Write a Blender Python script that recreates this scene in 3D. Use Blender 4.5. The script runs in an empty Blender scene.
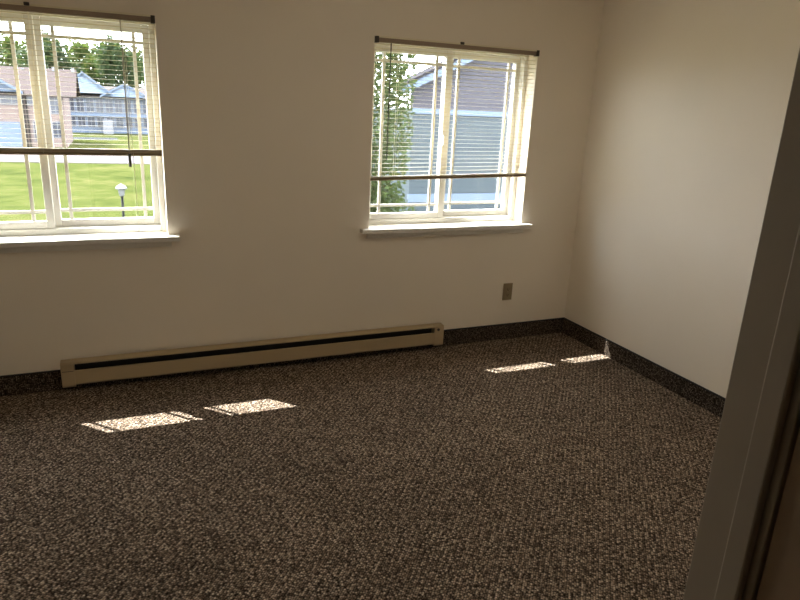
import bpy, bmesh, math, random
from mathutils import Vector, Matrix

random.seed(7)
SC = bpy.context.scene
COL = SC.collection

# ------------------------------------------------------------------ helpers
class MB:
    """collects simple solids and links them as ONE mesh object"""
    def __init__(self):
        self.v, self.f, self.m = [], [], []
    def add(self, vs, fs, mi=0):
        o = len(self.v)
        self.v += [tuple(p) for p in vs]
        self.f += [tuple(i + o for i in f) for f in fs]
        self.m += [mi] * len(fs)
        return self
    def box(self, x0, x1, y0, y1, z0, z1, mi=0):
        vs = [(x0,y0,z0),(x1,y0,z0),(x1,y1,z0),(x0,y1,z0),(x0,y0,z1),(x1,y0,z1),(x1,y1,z1),(x0,y1,z1)]
        return self.add(vs, [(0,3,2,1),(4,5,6,7),(0,1,5,4),(1,2,6,5),(2,3,7,6),(3,0,4,7)], mi)
    def prism_x(self, x0, x1, prof, mi=0):          # closed (y,z) profile swept along x
        n = len(prof)
        vs = [(x0,y,z) for y,z in prof] + [(x1,y,z) for y,z in prof]
        fs = [(i,(i+1)%n,n+(i+1)%n,n+i) for i in range(n)]
        fs += [tuple(range(n-1,-1,-1)), tuple(range(n,2*n))]
        return self.add(vs, fs, mi)
    def prism_y(self, y0, y1, prof, mi=0):          # closed (x,z) profile swept along y
        n = len(prof)
        vs = [(x,y0,z) for x,z in prof] + [(x,y1,z) for x,z in prof]
        fs = [(i,(i+1)%n,n+(i+1)%n,n+i) for i in range(n)]
        fs += [tuple(range(n-1,-1,-1)), tuple(range(n,2*n))]
        return self.add(vs, fs, mi)
    def cyl(self, p0, p1, r0, r1=None, n=12, mi=0):
        r1 = r0 if r1 is None else r1
        a, b = Vector(p0), Vector(p1)
        d = (b-a).normalized()
        t = Vector((1,0,0)) if abs(d.x) < .9 else Vector((0,1,0))
        u = d.cross(t).normalized(); w = d.cross(u)
        vs = []
        for c, r in ((a,r0),(b,r1)):
            for k in range(n):
                an = 2*math.pi*k/n
                vs.append(c + u*(r*math.cos(an)) + w*(r*math.sin(an)))
        fs = [(k,(k+1)%n,n+(k+1)%n,n+k) for k in range(n)]
        fs += [tuple(range(n-1,-1,-1)), tuple(range(n,2*n))]
        return self.add(vs, fs, mi)
    def lathe(self, c, prof, n=24, mi=0):           # prof: (r, z) from bottom to top
        o = []
        for r, z in prof:
            for k in range(n):
                an = 2*math.pi*k/n
                o.append((c[0]+r*math.cos(an), c[1]+r*math.sin(an), c[2]+z))
        fs = []
        for i in range(len(prof)-1):
            for k in range(n):
                fs.append((i*n+k, i*n+(k+1)%n, (i+1)*n+(k+1)%n, (i+1)*n+k))
        fs += [tuple(range(n-1,-1,-1)), tuple(range((len(prof)-1)*n, len(prof)*n))]
        return self.add(o, fs, mi)
    def build(self, name, mat, parent=None, bevel=0, smooth=False):
        me = bpy.data.meshes.new(name)
        me.from_pydata(self.v, [], self.f)
        for m in (mat if isinstance(mat, (list, tuple)) else [mat]):
            me.materials.append(m)
        me.polygons.foreach_set('material_index', self.m)
        bm = bmesh.new(); bm.from_mesh(me)
        bmesh.ops.recalc_face_normals(bm, faces=bm.faces)
        bm.to_mesh(me); bm.free()
        if smooth:
            me.polygons.foreach_set('use_smooth', [True]*len(me.polygons))
        o = bpy.data.objects.new(name, me); COL.objects.link(o)
        if bevel:
            b = o.modifiers.new('bevel', 'BEVEL'); b.width = bevel; b.segments = 2
            b.limit_method = 'ANGLE'; b.angle_limit = math.radians(40)
        if parent:
            o.parent = parent
            o.matrix_parent_inverse = Matrix.Translation(-Vector(parent.location))
        return o

def empty(name, loc):
    o = bpy.data.objects.new(name, None); COL.objects.link(o); o.location = loc
    o.empty_display_size = .1
    return o
def tag(o, label, cat, group=None):
    o['label'] = label; o['category'] = cat
    if group: o['group'] = group
    return o
def struct(o, label=None, cat=None):
    o['kind'] = 'structure'
    if label: o['label'] = label
    if cat: o['category'] = cat
    return o

# ---------------------------------------------------------------- materials
def new_mat(name):
    m = bpy.data.materials.new(name); m.use_nodes = True
    nt = m.node_tree
    return m, nt, nt.nodes['Principled BSDF'], nt.nodes['Material Output']
def plain(name, col, rough=.6, noise=.0, scale=30, bump=0, metallic=0, spec=.5):
    m, nt, b, out = new_mat(name)
    b.inputs['Base Color'].default_value = (*col, 1)
    b.inputs['Roughness'].default_value = rough
    b.inputs['Metallic'].default_value = metallic
    b.inputs['Specular IOR Level'].default_value = spec
    if noise or bump:
        tc = nt.nodes.new('ShaderNodeTexCoord')
        n = nt.nodes.new('ShaderNodeTexNoise'); n.inputs['Scale'].default_value = scale
        n.inputs['Detail'].default_value = 4
        nt.links.new(tc.outputs['Object'], n.inputs['Vector'])
        if noise:
            r = nt.nodes.new('ShaderNodeValToRGB')
            r.color_ramp.elements[0].position = .3; r.color_ramp.elements[1].position = .7
            r.color_ramp.elements[0].color = (*[c*(1-noise) for c in col], 1)
            r.color_ramp.elements[1].color = (*[min(1, c*(1+noise)) for c in col], 1)
            nt.links.new(n.outputs['Fac'], r.inputs['Fac'])
            nt.links.new(r.outputs['Color'], b.inputs['Base Color'])
        if bump:
            bp = nt.nodes.new('ShaderNodeBump'); bp.inputs['Strength'].default_value = bump
            bp.inputs['Distance'].default_value = .002
            nt.links.new(n.outputs['Fac'], bp.inputs['Height'])
            nt.links.new(bp.outputs['Normal'], b.inputs['Normal'])
    return m
def carpet(name, dark, mid, light, period=.0078, rows=True):
    """looped carpet: little loops set in rows, mottled brown, grey and tan yarns"""
    m, nt, b, out = new_mat(name)
    L = nt.links.new
    tc = nt.nodes.new('ShaderNodeTexCoord')
    mp = nt.nodes.new('ShaderNodeMapping'); mp.inputs['Rotation'].default_value = (0, 0, math.radians(40))
    L(tc.outputs['Object'], mp.inputs['Vector'])
    vo = nt.nodes.new('ShaderNodeTexVoronoi'); vo.inputs['Scale'].default_value = 1/period
    vo.inputs['Randomness'].default_value = .55
    L(mp.outputs['Vector'], vo.inputs['Vector'])
    sep = nt.nodes.new('ShaderNodeSeparateColor'); L(vo.outputs['Color'], sep.inputs['Color'])
    ramp = nt.nodes.new('ShaderNodeValToRGB')
    e = ramp.color_ramp.elements
    e[0].position = .0; e[0].color = (*dark, 1)
    e[1].position = 1.; e[1].color = (*light, 1)
    k = ramp.color_ramp.elements.new(.5); k.color = (*mid, 1)
    L(sep.outputs['Red'], ramp.inputs['Fac'])
    # gaps between loops
    mr = nt.nodes.new('ShaderNodeMapRange'); mr.inputs['From Min'].default_value = .15; mr.inputs['From Max'].default_value = .7
    mr.inputs['To Min'].default_value = 1.25; mr.inputs['To Max'].default_value = .12
    L(vo.outputs['Distance'], mr.inputs['Value'])
    n2 = nt.nodes.new('ShaderNodeTexNoise'); n2.inputs['Scale'].default_value = 2.2; n2.inputs['Detail'].default_value = 3
    L(tc.outputs['Object'], n2.inputs['Vector'])
    mr2 = nt.nodes.new('ShaderNodeMapRange'); mr2.inputs['From Min'].default_value = .3; mr2.inputs['From Max'].default_value = .7
    mr2.inputs['To Min'].default_value = .9; mr2.inputs['To Max'].default_value = 1.1
    L(n2.outputs['Fac'], mr2.inputs['Value'])
    mul = nt.nodes.new('ShaderNodeMath'); mul.operation = 'MULTIPLY'
    L(mr.outputs['Result'], mul.inputs[0]); L(mr2.outputs['Result'], mul.inputs[1])
    fac = mul
    if rows:
        wv = nt.nodes.new('ShaderNodeTexWave'); wv.inputs['Scale'].default_value = 1/(period*2.6)/3.18
        wv.bands_direction = 'X'; wv.inputs['Distortion'].default_value = 1.6; wv.inputs['Detail'].default_value = 1
        L(mp.outputs['Vector'], wv.inputs['Vector'])
        mr3 = nt.nodes.new('ShaderNodeMapRange'); mr3.inputs['To Min'].default_value = .72; mr3.inputs['To Max'].default_value = 1.2
        L(wv.outputs['Fac'], mr3.inputs['Value'])
        fac = nt.nodes.new('ShaderNodeMath'); fac.operation = 'MULTIPLY'
        L(mul.outputs[0], fac.inputs[0]); L(mr3.outputs['Result'], fac.inputs[1])
    vm = nt.nodes.new('ShaderNodeVectorMath'); vm.operation = 'SCALE'
    L(ramp.outputs['Color'], vm.inputs[0]); L(fac.outputs[0], vm.inputs['Scale'])
    L(vm.outputs[0], b.inputs['Base Color'])
    b.inputs['Roughness'].default_value = 1; b.inputs['Specular IOR Level'].default_value = .05
    bp = nt.nodes.new('ShaderNodeBump'); bp.inputs['Strength'].default_value = .7; bp.inputs['Distance'].default_value = .003
    bp.invert = True
    L(vo.outputs['Distance'], bp.inputs['Height']); L(bp.outputs['Normal'], b.inputs['Normal'])
    return m
def translucent(name, col, tcol, mix, rough=.5):
    m, nt, b, out = new_mat(name)
    b.inputs['Base Color'].default_value = (*col, 1); b.inputs['Roughness'].default_value = rough
    t = nt.nodes.new('ShaderNodeBsdfTranslucent'); t.inputs['Color'].default_value = (*tcol, 1)
    mx = nt.nodes.new('ShaderNodeMixShader'); mx.inputs['Fac'].default_value = mix
    nt.links.new(b.outputs[0], mx.inputs[1]); nt.links.new(t.outputs[0], mx.inputs[2])
    nt.links.new(mx.outputs[0], out.inputs['Surface'])
    return m
def leaf_mat(name, a, c, mix=.45):
    m = translucent(name, a, c, mix, .6)
    m.node_tree.nodes['Principled BSDF'].inputs['Specular IOR Level'].default_value = .15
    nt = m.node_tree
    g = nt.nodes.new('ShaderNodeNewGeometry')
    r = nt.nodes.new('ShaderNodeValToRGB')
    r.color_ramp.elements[0].color = (*[k*.55 for k in a], 1); r.color_ramp.elements[1].color = (*[k*1.4 for k in a], 1)
    nt.links.new(g.outputs['Random Per Island'], r.inputs['Fac'])
    nt.links.new(r.outputs['Color'], nt.nodes['Principled BSDF'].inputs['Base Color'])
    return m
def glass_mat():
    m, nt, b, out = new_mat('window glass')
    nt.nodes.remove(b)
    t = nt.nodes.new('ShaderNodeBsdfTransparent'); t.inputs['Color'].default_value = (.93, .95, .95, 1)
    g = nt.nodes.new('ShaderNodeBsdfGlossy'); g.inputs['Roughness'].default_value = .02
    mx = nt.nodes.new('ShaderNodeMixShader')
    mx.inputs['Fac'].default_value = .06; nt.links.new(t.outputs[0], mx.inputs[1]); nt.links.new(g.outputs[0], mx.inputs[2])
    nt.links.new(mx.outputs[0], out.inputs['Surface'])
    return m
def siding(name, col, pitch, line=.6, rough=.6):
    """lap siding: a soft dark line under every board"""
    m, nt, b, out = new_mat(name); L = nt.links.new
    tc = nt.nodes.new('ShaderNodeTexCoord'); sx = nt.nodes.new('ShaderNodeSeparateXYZ')
    L(tc.outputs['Object'], sx.inputs[0])
    d = nt.nodes.new('ShaderNodeMath'); d.operation = 'DIVIDE'; d.inputs[1].default_value = pitch
    L(sx.outputs['Z'], d.inputs[0])
    fr = nt.nodes.new('ShaderNodeMath'); fr.operation = 'FRACT'; L(d.outputs[0], fr.inputs[0])
    r = nt.nodes.new('ShaderNodeValToRGB'); r.color_ramp.interpolation = 'LINEAR'
    r.color_ramp.elements[0].position = .0; r.color_ramp.elements[0].color = (*[c*line for c in col], 1)
    r.color_ramp.elements[1].position = .18; r.color_ramp.elements[1].color = (*col, 1)
    L(fr.outputs[0], r.inputs['Fac']); L(r.outputs['Color'], b.inputs['Base Color'])
    b.inputs['Roughness'].default_value = rough; b.inputs['Specular IOR Level'].default_value = .08
    return m
def lawn_mat():
    m, nt, b, out = new_mat('lawn grass'); L = nt.links.new
    tc = nt.nodes.new('ShaderNodeTexCoord')
    n = nt.nodes.new('ShaderNodeTexNoise'); n.inputs['Scale'].default_value = .5; n.inputs['Detail'].default_value = 8
    n.inputs['Roughness'].default_value = .75
    L(tc.outputs['Object'], n.inputs['Vector'])
    r = nt.nodes.new('ShaderNodeValToRGB'); e = r.color_ramp.elements
    e[0].position = .3; e[0].color = (*GRASS[0], 1)
    e[1].position = .72; e[1].color = (*GRASS[2], 1)
    k = e.new(.5); k.color = (*GRASS[1], 1)
    L(n.outputs['Fac'], r.inputs['Fac']); L(r.outputs['Color'], b.inputs['Base Color'])
    b.inputs['Roughness'].default_value = 1; b.inputs['Specular IOR Level'].default_value = 0
    return m

GRASS = ((.017,.024,.0075), (.036,.043,.0125), (.066,.060,.026))
M = dict(
    wall=plain('wall paint warm white', (.80, .725, .62), .75, .012, 3, .08),
    ceil=plain('ceiling paint', (.82, .76, .66), .9),
    carpet=carpet('brown loop carpet', (.090,.061,.042), (.29,.217,.158), (.54,.435,.338)),
    base=carpet('carpet base strip', (.036,.026,.019), (.095,.070,.052), (.25,.20,.155), .0065, False),
    binding=plain('dark binding tape', (.008,.007,.006), .8),
    white=plain('white vinyl', (.74,.72,.66), .4),
    sill=plain('white painted sill', (.74,.71,.64), .45, .03, 60),
    glass=glass_mat(),
    head=plain('blind headrail enamel', (.27,.20,.145), .45),
    lip=plain('blind headrail lip', (.75,.68,.5), .45),
    slat=translucent('cream slat', (.58,.50,.33), (.62,.50,.28), .10, .5),
    rail=plain('blind bottom rail', (.24,.17,.09), .5),
    cord=plain('white cord', (.8,.76,.62), .7),
    wand=plain('smoky wand', (.10,.10,.09), .25),
    clear_wand=plain('pale wand', (.50,.45,.36), .25),
    dark=plain('dark bracket', (.045,.034,.026), .5),
    heat=plain('tan heater enamel', (.43,.335,.205), .4),
    heatin=plain('heater cavity black', (.012,.011,.010), .6),
    fin=plain('aluminium fins', (.10,.10,.10), .4, metallic=1),
    plate=plain('almond outlet plate', (.27,.205,.115), .4),
    slot=plain('outlet slot', (.03,.022,.012), .6),
    screw=plain('screw metal', (.4,.36,.28), .35, metallic=1),
    jamb=plain('door jamb paint', (0.34, 0.2788, 0.204), .5, .03, 8),
    door=plain('door leaf brown', (.30,.20,.12), .5, .08, 14),
    lawn=lawn_mat(),
    road=plain('pale road', (0.0648, 0.0567, 0.06156), .9, .06, .6, spec=.08),
    trunk=plain('bark', (.07,.05,.035), .9, .2, 6, spec=.08),
    leaf_far=leaf_mat('leaves far', (0.0315, 0.04914, 0.01386), (.09,.12,.02), .35),
    leaf_dark=leaf_mat('leaves dark', (0.0189, 0.03276, 0.0126), (.05,.08,.02), .35),
    leaf_near=leaf_mat('leaves near', (.038,.056,.018), (.075,.10,.026), .45),
)
M['shingle'] = siding('brown roof shingles', (.043,.033,.032), .28, .75, .9)
M['shingle_grey'] = siding('grey roof shingles', (0.05175, 0.045, 0.04275), .28, .75, .9)
M['shingle_dark'] = siding('dark roof shingles', (.016,.015,.02), .28, .75, .9)
M['paleblue'] = siding('light blue gable siding', (.17,.215,.29), .22, .75)
M['pink'] = siding('pinkish siding', (0.1575, 0.1197, 0.1102), .22, .75)
M['blue'] = siding('pale blue siding', (0.0936, 0.1188, 0.1621), .22, .75)
M['bluegrey'] = siding('blue grey siding', (0.03825, 0.04725, 0.063), .22, .75)
M['mauve'] = siding('mauve grey siding', (0.05355, 0.05166, 0.063), .20, .55)
M['teal'] = siding('teal grey siding', (0.04725, 0.05985, 0.0693), .20, .6)
M['trimblue'] = plain('pale blue trim', (0.1037, 0.1339, 0.1858), .6, spec=.08)
M['trimwhite'] = plain('outdoor white trim', (0.1642, 0.1685, 0.1814), .6, spec=.08)
M['pane_dark'] = plain('dark pane', (.02,.025,.04), .15)
M['asphalt'] = plain('asphalt', (.03,.032,.036), .9, .1, 2, spec=.05)
M['lampcap'] = plain('lantern white', (0.1417, 0.1449, 0.1449), .5, spec=.08)
M['post'] = plain('dark post', (.006,.006,.006), .5, spec=.08)

# ------------------------------------------------------------------- camera
F, YAW, PITCH, ROLL = 644.1776, .4173, -.2953, .0474
CAM = Vector((-2.8265, -3.4969, 1.5))
cy, sy, cp, sp, cr, sr = math.cos(YAW), math.sin(YAW), math.cos(PITCH), math.sin(PITCH), math.cos(ROLL), math.sin(ROLL)
fw = Vector((sy*cp, cy*cp, sp)); rr = Vector((cy, -sy, 0)); uu = rr.cross(fw)
r2 = cr*rr + sr*uu; u2 = -sr*rr + cr*uu
cam = bpy.data.cameras.new('camera'); co = bpy.data.objects.new('camera', cam); COL.objects.link(co)
mx = Matrix((r2, u2, -fw)).transposed().to_4x4(); mx.translation = CAM
co.matrix_world = mx
cam.sensor_width = 36; cam.sensor_fit = 'HORIZONTAL'; cam.lens = F/800*36
cam.clip_start = .02; cam.clip_end = 500
SC.camera = co

# --------------------------------------------------------------- room shell
XL, YF, H = -4.25, -2.969, 2.44          # left wall, room face of the front wall, ceiling
OW = 1.056                               # window opening width
WX = (-3.667, -1.499)                    # left edges of the two openings
Z0, Z1 = .770, 1.845                     # openings from / to
ZS = .795                                # top of the sills
WT = .168
HALL = -5.0

w = MB()
xs = [XL-.15, WX[0], WX[0]+OW, WX[1], WX[1]+OW, .15]
w.box(xs[0], xs[5], 0, WT, -.12, Z0); w.box(xs[0], xs[5], 0, WT, Z1, H+.1)
for a, b in ((0,1),(2,3),(4,5)): w.box(xs[a], xs[b], 0, WT, Z0, Z1)
struct(w.build('wall_back', M['wall']))
struct(MB().box(0, .15, HALL, 0, -.1, H).build('wall_right', M['wall']))
struct(MB().box(XL-.15, XL, HALL, 0, -.1, H).build('wall_left', M['wall']))
DX0, DX1, DH = -3.06, -2.1265, 2.05       # doorway in the front wall
w = MB()
w.box(XL, DX0-.02, YF-.095, YF, 0, H); w.box(DX1+.02, 0, YF-.095, YF, 0, H); w.box(DX0-.02, DX1+.02, YF-.095, YF, DH+.02, H)
struct(w.build('wall_front', M['wall']))
struct(MB().box(XL-.15, .15, HALL-.15, HALL, -.1, H).build('wall_hall', M['wall']))
struct(MB().box(XL, 0, HALL, 0, -.1, 0).build('floor', M['carpet']))
struct(MB().box(XL-.15, .15, HALL-.15, 0, H, H+.1).build('ceiling', M['ceil']))
HB = .1086
def base(name, x0, x1, y0, y1, cap):
    o = MB().box(x0, x1, y0, y1, 0, HB-.006).build(name, M['base'])
    struct(o)
    MB().box(*cap, HB-.006, HB).build('binding_tape', M['binding'], o)
    return o
base('baseboard_back', XL, 0, -.010, 0, (XL, 0, -.012, 0))
base('baseboard_right', -.010, 0, YF, -.010, (-.012, 0, YF, -.012))

# doorway beside the camera: jamb, stop, open door leaf
dr = struct(empty('door_1', (DX1, YF, 0)), 'door opening with dark jamb at the right edge of the photo', 'door')
MB().box(DX1, DX1+.02, YF-.095, YF, 0, DH).box(DX0-.02, DX0, YF-.095, YF, 0, DH).box(DX0, DX1, YF-.095, YF, DH, DH+.02).build('door_jamb', M['jamb'], dr, .002)
MB().box(DX1-.012, DX1, -3.053, -3.022, 0, DH-.012).box(DX0, DX0+.012, -3.053, -3.022, 0, DH-.012).box(DX0, DX1, -3.053, -3.022, DH-.012, DH).build('door_stop', M['jamb'], dr, .003)
MB().box(DX1+.002, DX1+.037, -3.85, -3.068, .012, DH-.005).build('door_leaf', M['door'], dr, .002)

# ------------------------------------------------------------------ windows
def ring(mb, x0, x1, z0, z1, y0, y1, l, r, b, t):
    mb.box(x0, x0+l, y0, y1, z0, z1); mb.box(x1-r, x1, y0, y1, z0, z1)
    mb.box(x0+l, x1-r, y0, y1, z0, z0+b); mb.box(x0+l, x1-r, y0, y1, z1-t, z1)
    return mb
def sash(win, X, u0, u1, y0, y1, gl, gr, gi0, gi1):
    """one sliding sash: rails and stiles, grille of four bars, one pane"""
    s = ring(MB(), X+u0, X+u1, .825, 1.812, y0, y1, gl, gr, .036, .036).build('sash', M['white'], win, .003)
    yc = (y0+y1)/2
    a, b, c, d = X+u0+gl, X+u1-gr, .861, 1.776
    g = MB(); t = .008
    for xg in (a+gi0, b-gi1): g.box(xg-t, xg+t, yc-.004, yc+.004, c, d)
    for zg in (c+.046, d-.046): g.box(a, b, yc-.0045, yc+.0045, zg-t, zg+t)
    o = g.build('grille', M['white'], s)
    o = MB().box(a-.004, b+.004, yc+.007, yc+.010, c-.004, d+.004).build('pane', M['glass'], s)
    return s
def window(n, X, label):
    win = struct(empty('window_%d' % n, (X+OW/2, 0, Z0)), label, 'window')
    ring(MB(), X, X+OW, Z0, Z1, .095, .166, .021, .026, .055, .033).build('window_frame', M['white'], win, .003)
    sash(win, X, .021, .533, .105, .135, .026, .036, .060, .056)
    sash(win, X, .508, 1.030, .140, .178, .053, .030, .046, .040)
    MB().box(X-.055, X+OW+.055, -.055, 0, Z0, ZS).box(X, X+OW, 0, .095, Z0, ZS).build('window_sill', M['sill'], win, .004)
    MB().box(X-.014, X+OW+.014, -.016, 0, .735, Z0).build('sill_apron', M['sill'], win, .003)
    lk = MB().box(X+.500, X+.520, .090, .105, 1.27, 1.33).build('sash_latch', M['white'], win, .003)
    return win
window(1, WX[0], 'left window looking out on the lawn, road and houses')
window(2, WX[1], 'right window looking out on a tree and a grey neighbouring house')

# ------------------------------------------------------------------- blinds
def blind(X, zl, zr, label, wand_u, wand_len, wand_grip, cords, ns):
    """mini blind: zl/zr are the heights of the bottom edge at its left and right end"""
    bl = tag(empty('window_blind', (X+OW/2, .01, Z1)), label, 'blind', 'cream mini blinds half raised')
    x0, x1 = X+.004, X+OW-.004
    hr = MB().box(x0, x1, -.012, .018, 1.815, 1.8405).build('headrail', M['head'], bl, .002)
    MB().box(x0, x1, -.0145, -.012, 1.8375, 1.8455).build('headrail_lip', M['lip'], bl)
    for xa, xb in ((x0-.003, x0+.016), (x1-.016, x1+.003)):
        MB().box(xa, xb, -.018, .018, 1.811, 1.8445).build('bracket', M['dark'], bl, .002)
    MB().box(X+OW/2-.011, X+OW/2+.011, -.022, -.010, 1.838, 1.852).build('centre_bracket', M['dark'], bl, .002)
    # slats
    ztop, pitch = 1.806, .0215
    zs_top = max(zl, zr) + .0145 + ns*.0015
    n = int((ztop - zs_top)/pitch)
    mb = MB()
    tilt = math.radians(-1.5)
    for i in range(n+1):
        z = ztop - i*pitch
        k = max(0, (i-(n-9))/9)
        dl = k*(zl-max(zl,zr)); drr = k*(zr-max(zl,zr))
        pr = []
        for j in range(5):
            s = (j/4-.5); yy = s*.025*math.cos(tilt); zz = s*.025*math.sin(tilt) + .0010*(1-4*s*s)
            pr.append((.005+yy, zz))
        vs, fs = [], []
        for (yy, zz) in pr:
            for th in (0, .0005):
                vs += [(x0, yy, z+zz+th+dl), (x1, yy, z+zz+th+drr)]
        for j in range(4):
            a = j*4
            fs += [(a, a+1, a+5, a+4), (a+2, a+6, a+7, a+3), (a, a+4, a+6, a+2), (a+1, a+3, a+7, a+5)]
        fs += [(0, 2, 3, 1), (16, 17, 19, 18)]
        mb.add(vs, fs)
    mb.build('slats', M['slat'], bl)
    # gathered slats on the bottom rail
    st = MB()
    for i in range(ns):
        z = .0135 + i*.0015
        vs = []
        for xx, zb in ((x0, zl), (x1, zr)):
            for yy, zz in ((-.0075, 0), (.0175, 0), (.0175, .0008), (-.0075, .0008)):
                vs.append((xx, yy, zb+z+zz))
        st.add(vs, [(0,1,5,4),(1,2,6,5),(2,3,7,6),(3,0,4,7),(3,2,1,0),(4,5,6,7)])
    st.build('gathered_slats', M['slat'], bl)
    rl = MB()
    vs = []
    for xx, zb in ((x0, zl), (x1, zr)):
        for yy, zz in ((-.008, .003), (-.005, 0), (.015, 0), (.018, .003), (.018, .013), (-.008, .013)):
            vs.append((xx, yy, zb+zz))
    rl.add(vs, [(i, (i+1)%6, 6+(i+1)%6, 6+i) for i in range(6)] + [(5,4,3,2,1,0), (6,7,8,9,10,11)])
    ro = rl.build('bottom_rail', M['rail'], bl)
    for u in (.14, .5, .86):
        zz = zl + (zr-zl)*u
        MB().cyl((X+OW*u, .005, zz-.002), (X+OW*u, .005, zz+.001), .006).build('rail_button', M['cord'], ro)
    # ladder cords
    for u in (.14, .5, .86):
        zz = zl + (zr-zl)*u
        c = MB()
        for yy in (-.0085, .0185): c.cyl((X+OW*u, yy, zz+.01), (X+OW*u, yy, 1.815), .0009, n=6)
        c.build('ladder_cord', M['cord'], bl)
    # tilt wand
    xw = X+OW*wand_u
    MB().cyl((xw, -.020, 1.812), (xw-.003, -.024, 1.812-wand_len), .0032, n=6).build('tilt_wand', M['clear_wand'] if wand_grip else M['wand'], bl)
    if wand_grip:
        MB().cyl((xw-.003, -.024, 1.812-wand_len), (xw-.003, -.024, 1.812-wand_len-.062), .0062, .0072).build('wand_grip', M['wand'], bl)
    for u, zb in cords:
        MB().cyl((X+OW*u, -.017, 1.815), (X+OW*u+.004, -.019, zb), .0012, n=6).build('lift_cord', M['cord'], bl)
        MB().cyl((X+OW*u+.004, -.019, zb), (X+OW*u+.004, -.019, zb-.022), .0025, .005).build('cord_tassel', M['cord'], bl)
    return bl
blind(WX[0], 1.195, 1.195, 'cream mini blind half raised in the left window over the lawn', .855, .605, True, ((.866, .845),), 12)
blind(WX[1], 1.070, 1.094, 'cream mini blind half raised in the right window before the tree', .085, .62, False, ((.868, .925), (.895, .92)), 5)

# ---------------------------------------------------------- baseboard heater
hx0, hx1 = -3.168, -.989
ht = tag(empty('baseboard_heater', ((hx0+hx1)/2, -.04, 0)), 'long tan electric baseboard heater on the wall under the windows', 'heater')
ec = .062
yb = -.0125
MB().box(hx0+ec, hx1-ec, yb-.004, yb, .030, .163).build('back_panel', M['heatin'], ht)
MB().prism_x(hx0+ec, hx1-ec, [(yb,.166),(-.058,.163),(-.0645,.160),(-.0645,.1545),(-.062,.1545),(-.062,.158),(-.056,.1605),(yb,.1635)]).build('top_hood', M['heat'], ht)
MB().prism_x(hx0+ec, hx1-ec, [(-.0645,.117),(-.0645,.046),(-.058,.039),(-.045,.037),(-.045,.039),(-.057,.041),(-.0625,.047),(-.0625,.115),(-.056,.117),(-.056,.119)]).build('front_panel', M['heat'], ht)
for a, b in ((hx0, hx0+ec), (hx1-ec, hx1)):
    e = MB().prism_x(a, b, [(yb,.1665),(-.058,.1645),(-.066,.159),(-.066,.038),(-.058,.028),(yb,.028)]).build('end_cap', M['heat'], ht, .0015)
    if b == hx1:
        MB().cyl((b-.040, -.066, .140), (b-.040, -.070, .140), .009, n=16).build('knockout', M['dark'], e)
        MB().box(a-.004, a+.002, -.0665, -.0646, .036, .158).build('joint_strip', M['heat'], e)
    else:
        MB().box(a+.004, b-.004, -.0668, -.0660, .117, .1195).build('cover_seam', M['dark'], e)
el = MB()
el.cyl((hx0+ec, -.038, .075), (hx1-ec, -.038, .075), .008)
k = hx0+ec+.05
while k < hx1-ec-.05:
    el.box(k, k+.0012, -.054, -.020, .048, .104); k += .012
el.build('heating_element', M['heatin'], ht)

# ------------------------------------------------------------------- outlet
ox, oz = -.497, .335
ou = tag(empty('wall_outlet', (ox, 0, oz)), 'almond duplex power outlet low on the back wall beside the corner', 'outlet')
MB().box(ox-.035, ox+.035, -.006, 0, oz-.0575, oz+.0575).build('cover_plate', M['plate'], ou, .002)
for dz in (-.0195, .0195):
    rc = MB().lathe((0,0,0), [(.017,0),(.017,.0025),(.0155,.003)], 20).build('receptacle', M['plate'], ou)
    rc.matrix_parent_inverse = Matrix.Identity(4)
    rc.location = (0, -.006, dz); rc.rotation_euler = (math.pi/2, 0, 0)
    sl = MB().box(-.0075,-.0050,-.005,.005,.0028,.0036).box(.0050,.0072,-.004,.004,.0028,.0036).cyl((0,-.009,.0028),(0,-.009,.0036),.0028,n=10)
    so = sl.build('contact_slots', M['slot'], rc); so.matrix_parent_inverse = Matrix.Identity(4)
MB().cyl((ox, -.006, oz), (ox, -.0075, oz), .0032, n=12).build('plate_screw', M['screw'], ou)

# =============================================================== out of doors
G = -3.0
struct(MB().box(-90, 110, .4, 190, G-.5, G).build('lawn', M['lawn']), 'sunlit green lawn sloping away outside the windows', 'lawn')
rd = MB()
rd.add([(-60,47.2,G),(60,36.8,G),(60,42.6,G),(-60,52.2,G),(-60,47.2,G+.03),(60,36.8,G+.03),(60,42.6,G+.03),(-60,52.2,G+.03)],
       [(0,3,2,1),(4,5,6,7),(0,1,5,4),(1,2,6,5),(2,3,7,6),(3,0,4,7)])
struct(rd.build('road', M['road']), 'pale road crossing the lawn outside the left window', 'road')

struct(MB().box(-9.5, -2.6, 64.6, 67.6, G, G+.03).build('driveway', M['asphalt']), 'dark driveway before the pale blue house', 'driveway')
# lamp post on the lawn
lx, ly = -2.775, 14.0
lp = tag(empty('lamp_post', (lx, ly, G)), 'short lantern lamp post on the lawn outside the left window', 'lamp post')
MB().lathe((lx, ly, G), [(.07,0),(.07,.10),(.040,.14),(.032,.4),(.030,1.98)], 14).build('pole', M['post'], lp, smooth=True)
MB().lathe((lx, ly, G), [(.04,1.98),(.06,2.0),(.085,2.16),(.085,2.17)], 14).build('lantern_glass', M['lampcap'], lp, smooth=True)
MB().lathe((lx, ly, G), [(.135,2.165),(.14,2.185),(.125,2.215),(.085,2.255),(.03,2.275),(.02,2.295),(.012,2.30)], 16).build('lantern_cap', M['lampcap'], lp, smooth=True)

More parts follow.
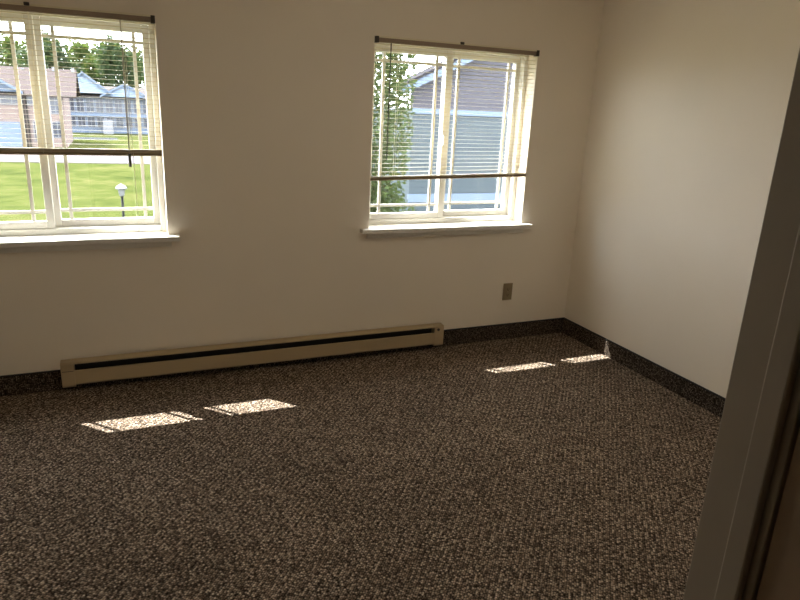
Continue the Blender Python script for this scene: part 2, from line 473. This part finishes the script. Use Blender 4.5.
# ----- trees
def leaves(name, n, rx, ry, rz, size, mat, seed, clumps=0):
    rnd = random.Random(seed)
    mb = MB()
    cl = []
    for _ in range(clumps or 1):
        a = rnd.uniform(0, 2*math.pi); h = rnd.uniform(-1, 1); r = math.sqrt(1-h*h)*rnd.uniform(.45, .8)
        cl.append((r*math.cos(a), r*math.sin(a), h*.75, rnd.uniform(.28, .5)))
    for _ in range(n):
        if clumps:
            c = rnd.choice(cl)
            d = Vector((rnd.gauss(0,1), rnd.gauss(0,1), rnd.gauss(0,1))).normalized()*rnd.uniform(.55,1)*c[3]
            p = Vector(((c[0]+d.x)*rx, (c[1]+d.y)*ry, (c[2]+d.z)*rz))
        else:
            d = Vector((rnd.gauss(0,1), rnd.gauss(0,1), rnd.gauss(0,1))).normalized()*(rnd.uniform(.15,1)**.5)
            p = Vector((d.x*rx, d.y*ry, d.z*rz))
        a = Vector((rnd.gauss(0,1), rnd.gauss(0,1), rnd.gauss(0,.6))).normalized()
        b = a.cross(Vector((rnd.gauss(0,1), rnd.gauss(0,1), rnd.gauss(0,1)))).normalized()
        s = size*rnd.uniform(.6, 1.3)
        mb.add([p-a*s, p+b*s*.5, p+a*s, p-b*s*.5], [(0,1,2,3)])
    me_o = mb.build(name, mat)
    return me_o
def tree(proto, loc, h, name, label, group, scale):
    t = tag(empty(name, loc), label, 'tree', group)
    c = proto.copy(); COL.objects.link(c); c.name = 'crown'
    c.parent = t; c.location = (0, 0, h); c.scale = scale
    c.rotation_euler = (0, 0, random.uniform(0, 6))
    tr = MB().lathe((0,0,0), [(.28,0),(.2,.6),(.15,h*.9)], 10).build('trunk', M['trunk']); tr.parent = t
    return t
pa = leaves('crown', 4200, 1, 1, 1, .075, M['leaf_far'], 3, 20)
pb = leaves('crown', 4200, 1, 1, 1, .075, M['leaf_dark'], 5, 20)
far = [(-25, 106, 6.0, pb), (-19.4, 96.5, 6.2, pb), (-14.8, 106.5, 5.8, pa), (-10.4, 97, 5.9, pb), (-6.0, 106, 5.8, pa),
       (-1.9, 96.5, 5.4, pb), (2.4, 106, 5.5, pa), (6.2, 97, 4.6, pa), (10.6, 106.5, 5.0, pb)]
where = ['leftmost in the left window', 'second from the left', 'third from the left',
         'fourth from the left', 'above the taller blue gable', 'sixth from the left', 'seventh from the left',
         'second from the right', 'rightmost of the row']
for (x, y, r, p), s in zip(far, where):
    tree(p, (x, y, G), 9.9-r*.9, 'leafy_tree', 'green tree in the row beyond the houses, '+s, 'trees beyond the houses', (r*.80, r*.6, r*1.05))
for p in (pa, pb): bpy.data.objects.remove(p)
# young tree by the right window
nt_ = tag(empty('leafy_tree', (2.25, 10, G)), 'bright green young tree close outside the right window', 'tree')
c = leaves('crown', 13000, .95, .95, 4.2, .066, M['leaf_near'], 11); c.parent = nt_; c.location = (0, 0, 4.6)
c = leaves('lower_crown', 3800, 1.15, 1.15, 1.2, .066, M['leaf_near'], 12); c.parent = nt_; c.location = (.2, 0, 1.5)
tr = MB().lathe((0,0,0), [(.09,0),(.06,1.2),(.03,7.0)], 10).build('trunk', M['trunk']); tr.parent = nt_

# ----- houses
def win_part(par, x0, x1, z0, z1, y, bars=1):
    f = MB(); t = .06
    ring(f, x0-t, x1+t, z0-t, z1+t, y-.05, y, t, t, t, t)
    for k in range(1, bars+1):
        xm = x0+(x1-x0)*k/(bars+1); f.box(xm-.025, xm+.025, y-.045, y, z0, z1)
    fo = f.build('house_window', M['trimwhite'], par)
    MB().box(x0, x1, y-.03, y-.012, z0, z1).build('window_pane', M['pane_dark'], fo)
def gable_roof_x(par, x0, x1, yf, yr, ze, zr, mat, th=.16, name='roof'):
    """two slopes, ridge along x"""
    yb2 = 2*yr-yf
    MB().prism_x(x0, x1, [(yf,ze),(yr,zr),(yb2,ze),(yb2,ze-th),(yr,zr-th),(yf,ze-th)]).build(name, mat, par)
def front_gable(par, xc, hw, y0, y1, ze, za, wallmat, trimmat, roofmat):
    MB().prism_y(y0, y1, [(xc-hw,ze),(xc+hw,ze),(xc,za)]).build('gable', wallmat, par)
    sl = (za-ze)/hw; o = hw+.25
    prof = [(xc-o,ze-.25*sl),(xc,za),(xc+o,ze-.25*sl),(xc+o,ze-.25*sl+.2),(xc,za+.2),(xc-o,ze-.25*sl+.2)]
    MB().prism_y(y0-.30, y0-.18, prof).build('rake_board', trimmat, par)
    prof = [(x, z+.02) for x, z in prof]
    MB().prism_y(y0-.18, y1, prof).build('gable_roof', roofmat, par)

ha = tag(empty('house', (-10.4, 58, G)), 'house with a big brown roof and garage doors, far left beyond the road', 'house')
MB().box(-17, -6.3, 55, 63, G, 1.0).build('wall', M['pink'], ha)
gable_roof_x(ha, -17.3, -5.35, 54.5, 59, .92, 2.95, M['shingle'])
front_gable(ha, -10.5, 1.35, 54.2, 56, 1.05, 1.85, M['blue'], M['trimblue'], M['shingle'])
win_part(ha, -10.5, -9.1, .15, .75, 55); win_part(ha, -8.75, -7.75, .15, .80, 55); win_part(ha, -7.2, -6.6, -.4, .75, 55)
win_part(ha, -8.5, -7.7, -2.5, -1.1, 55, 2); win_part(ha, -7.2, -6.6, -2.2, -1.1, 55)
for a in (-14.4, -11.6):
    MB().box(a, a+2.3, 54.9, 55, G, -1.15).build('garage_door', M['trimblue'], ha)
for a in (-9.05, -8.85): MB().box(a-.05, a+.05, 54.85, 54.95, G, .9).build('downpipe', M['post'], ha)
for a, b in ((-9.2, 2.55), (-7.0, 2.75), (-5.6, 2.75)):
    MB().cyl((a, 58.6, b-.2), (a, 58.6, b+.32), .12).build('roof_vent', M['trimwhite'], ha)

hb = tag(empty('house', (-2.0, 80, G)), 'pale blue house with two gables and rows of windows, beyond the road', 'house')
MB().box(-7.6, 6.8, 75.2, 84, G, .95).build('wall', M['blue'], hb)
gable_roof_x(hb, -7.9, 7.2, 74.7, 79.6, .85, 1.9, M['shingle_grey'])
front_gable(hb, -5.45, 2.5, 74.2, 79.5, 1.1, 3.0, M['paleblue'], M['trimblue'], M['shingle_grey'])
front_gable(hb, -1.5, 2.2, 74.4, 79, .85, 2.05, M['paleblue'], M['trimblue'], M['shingle_grey'])
front_gable(hb, 2.5, 2.0, 74.4, 79, .85, 1.95, M['pink'], M['trimwhite'], M['shingle'])
x = -7.2
while x < 5.8:
    win_part(hb, x, x+.66, -.85, .50, 75.2); win_part(hb, x, x+.66, -2.35, -1.35, 75.2); x += .93
MB().box(-7.6, 6.8, 74.9, 75.2, -1.22, -1.02).build('storey_band', M['trimblue'], hb)
MB().box(-3.9, -2.9, 74.0, 75.2, G, -1.55).build('porch', M['trimwhite'], hb)

# grey neighbouring house in the right window
hc = tag(empty('house', (11.5, 22, G)), 'grey gable ended house with pale blue trim, close outside the right window', 'house')
MB().box(6.85, 16.2, 18, 30, G, 1.30).build('wall', M['teal'], hc)
gable_roof_x(hc, 12.4, 16.6, 18.7, 24, 1.42, 3.2, M['shingle_dark'], name='rear_roof')
MB().prism_y(18, 18.25, [(6.85,1.30),(16.2,1.30),(16.2,2.08),(11.525,4.32),(6.85,2.08)]).build('gable', M['mauve'], hc)
sl = .48
pr = [(6.15,1.76),(11.525,1.76+5.375*sl),(16.9,1.76),(16.9,2.02),(11.525,2.02+5.375*sl),(6.15,2.02)]
MB().prism_y(17.55, 17.65, pr).build('rake_board', M['trimblue'], hc)
MB().prism_y(17.50, 18.30, [(a, b+(.265 if i < 3 else .10)) for i, (a, b) in enumerate(pr)]).build('roof', M['shingle_dark'], hc)
MB().prism_y(17.65, 18.28, [(a, b+(.16 if i < 3 else -.02)) for i, (a, b) in enumerate(pr)]).build('soffit', M['trimblue'], hc)
MB().box(6.80, 16.25, 17.93, 18, 1.20, 1.38).build('eave_band', M['trimblue'], hc)
MB().box(6.80, 16.25, 17.93, 18, -1.92, -1.63).build('storey_band', M['trimblue'], hc)

# -------------------------------------------------------------------- light
s, r = .485, .95
SUN_E, SKY, FILL = 30.0, 14.5, 6.2
sd = Vector((s*r, -s, -1)).normalized()
sun = bpy.data.lights.new('sun', 'SUN'); sun.energy = SUN_E; sun.angle = math.radians(.53); sun.color = (1, .965, .92)
so = bpy.data.objects.new('sun', sun); COL.objects.link(so)
so.rotation_euler = sd.to_track_quat('-Z', 'Y').to_euler(); so.location = (-20, 20, 30)
wd = bpy.data.worlds.new('sky'); SC.world = wd; wd.use_nodes = True
bg = wd.node_tree.nodes['Background']; bg.inputs['Color'].default_value = (.93, .95, 1.0, 1); bg.inputs['Strength'].default_value = SKY
# unseen fill light added under the ceiling to brighten back wall and carpet
cl = bpy.data.lights.new('ceiling_fill', 'AREA'); cl.shape = 'DISK'; cl.size = .4; cl.energy = FILL; cl.color = (1, .88, .70)
clo = bpy.data.objects.new('ceiling_fill', cl); COL.objects.link(clo); clo.location = (-1.4, -1.6, 2.42)
# window-sized portals only guide the sampling of the daylight
for X in WX:
    al = bpy.data.lights.new('window_portal', 'AREA'); al.shape = 'RECTANGLE'; al.size = OW; al.size_y = Z1-Z0
    al.cycles.is_portal = True
    ao = bpy.data.objects.new('window_portal', al); COL.objects.link(ao)
    ao.location = (X+OW/2, .166, (Z0+Z1)/2); ao.rotation_euler = (math.radians(-90), 0, 0)

vs = SC.view_settings
vs.view_transform = 'Standard'; vs.look = 'None'; vs.gamma = 1; vs.exposure = 0; vs.use_curve_mapping = False
SC.cycles.max_bounces = 12; SC.cycles.diffuse_bounces = 8; SC.cycles.transparent_max_bounces = 24
SC.cycles.sample_clamp_indirect = 8
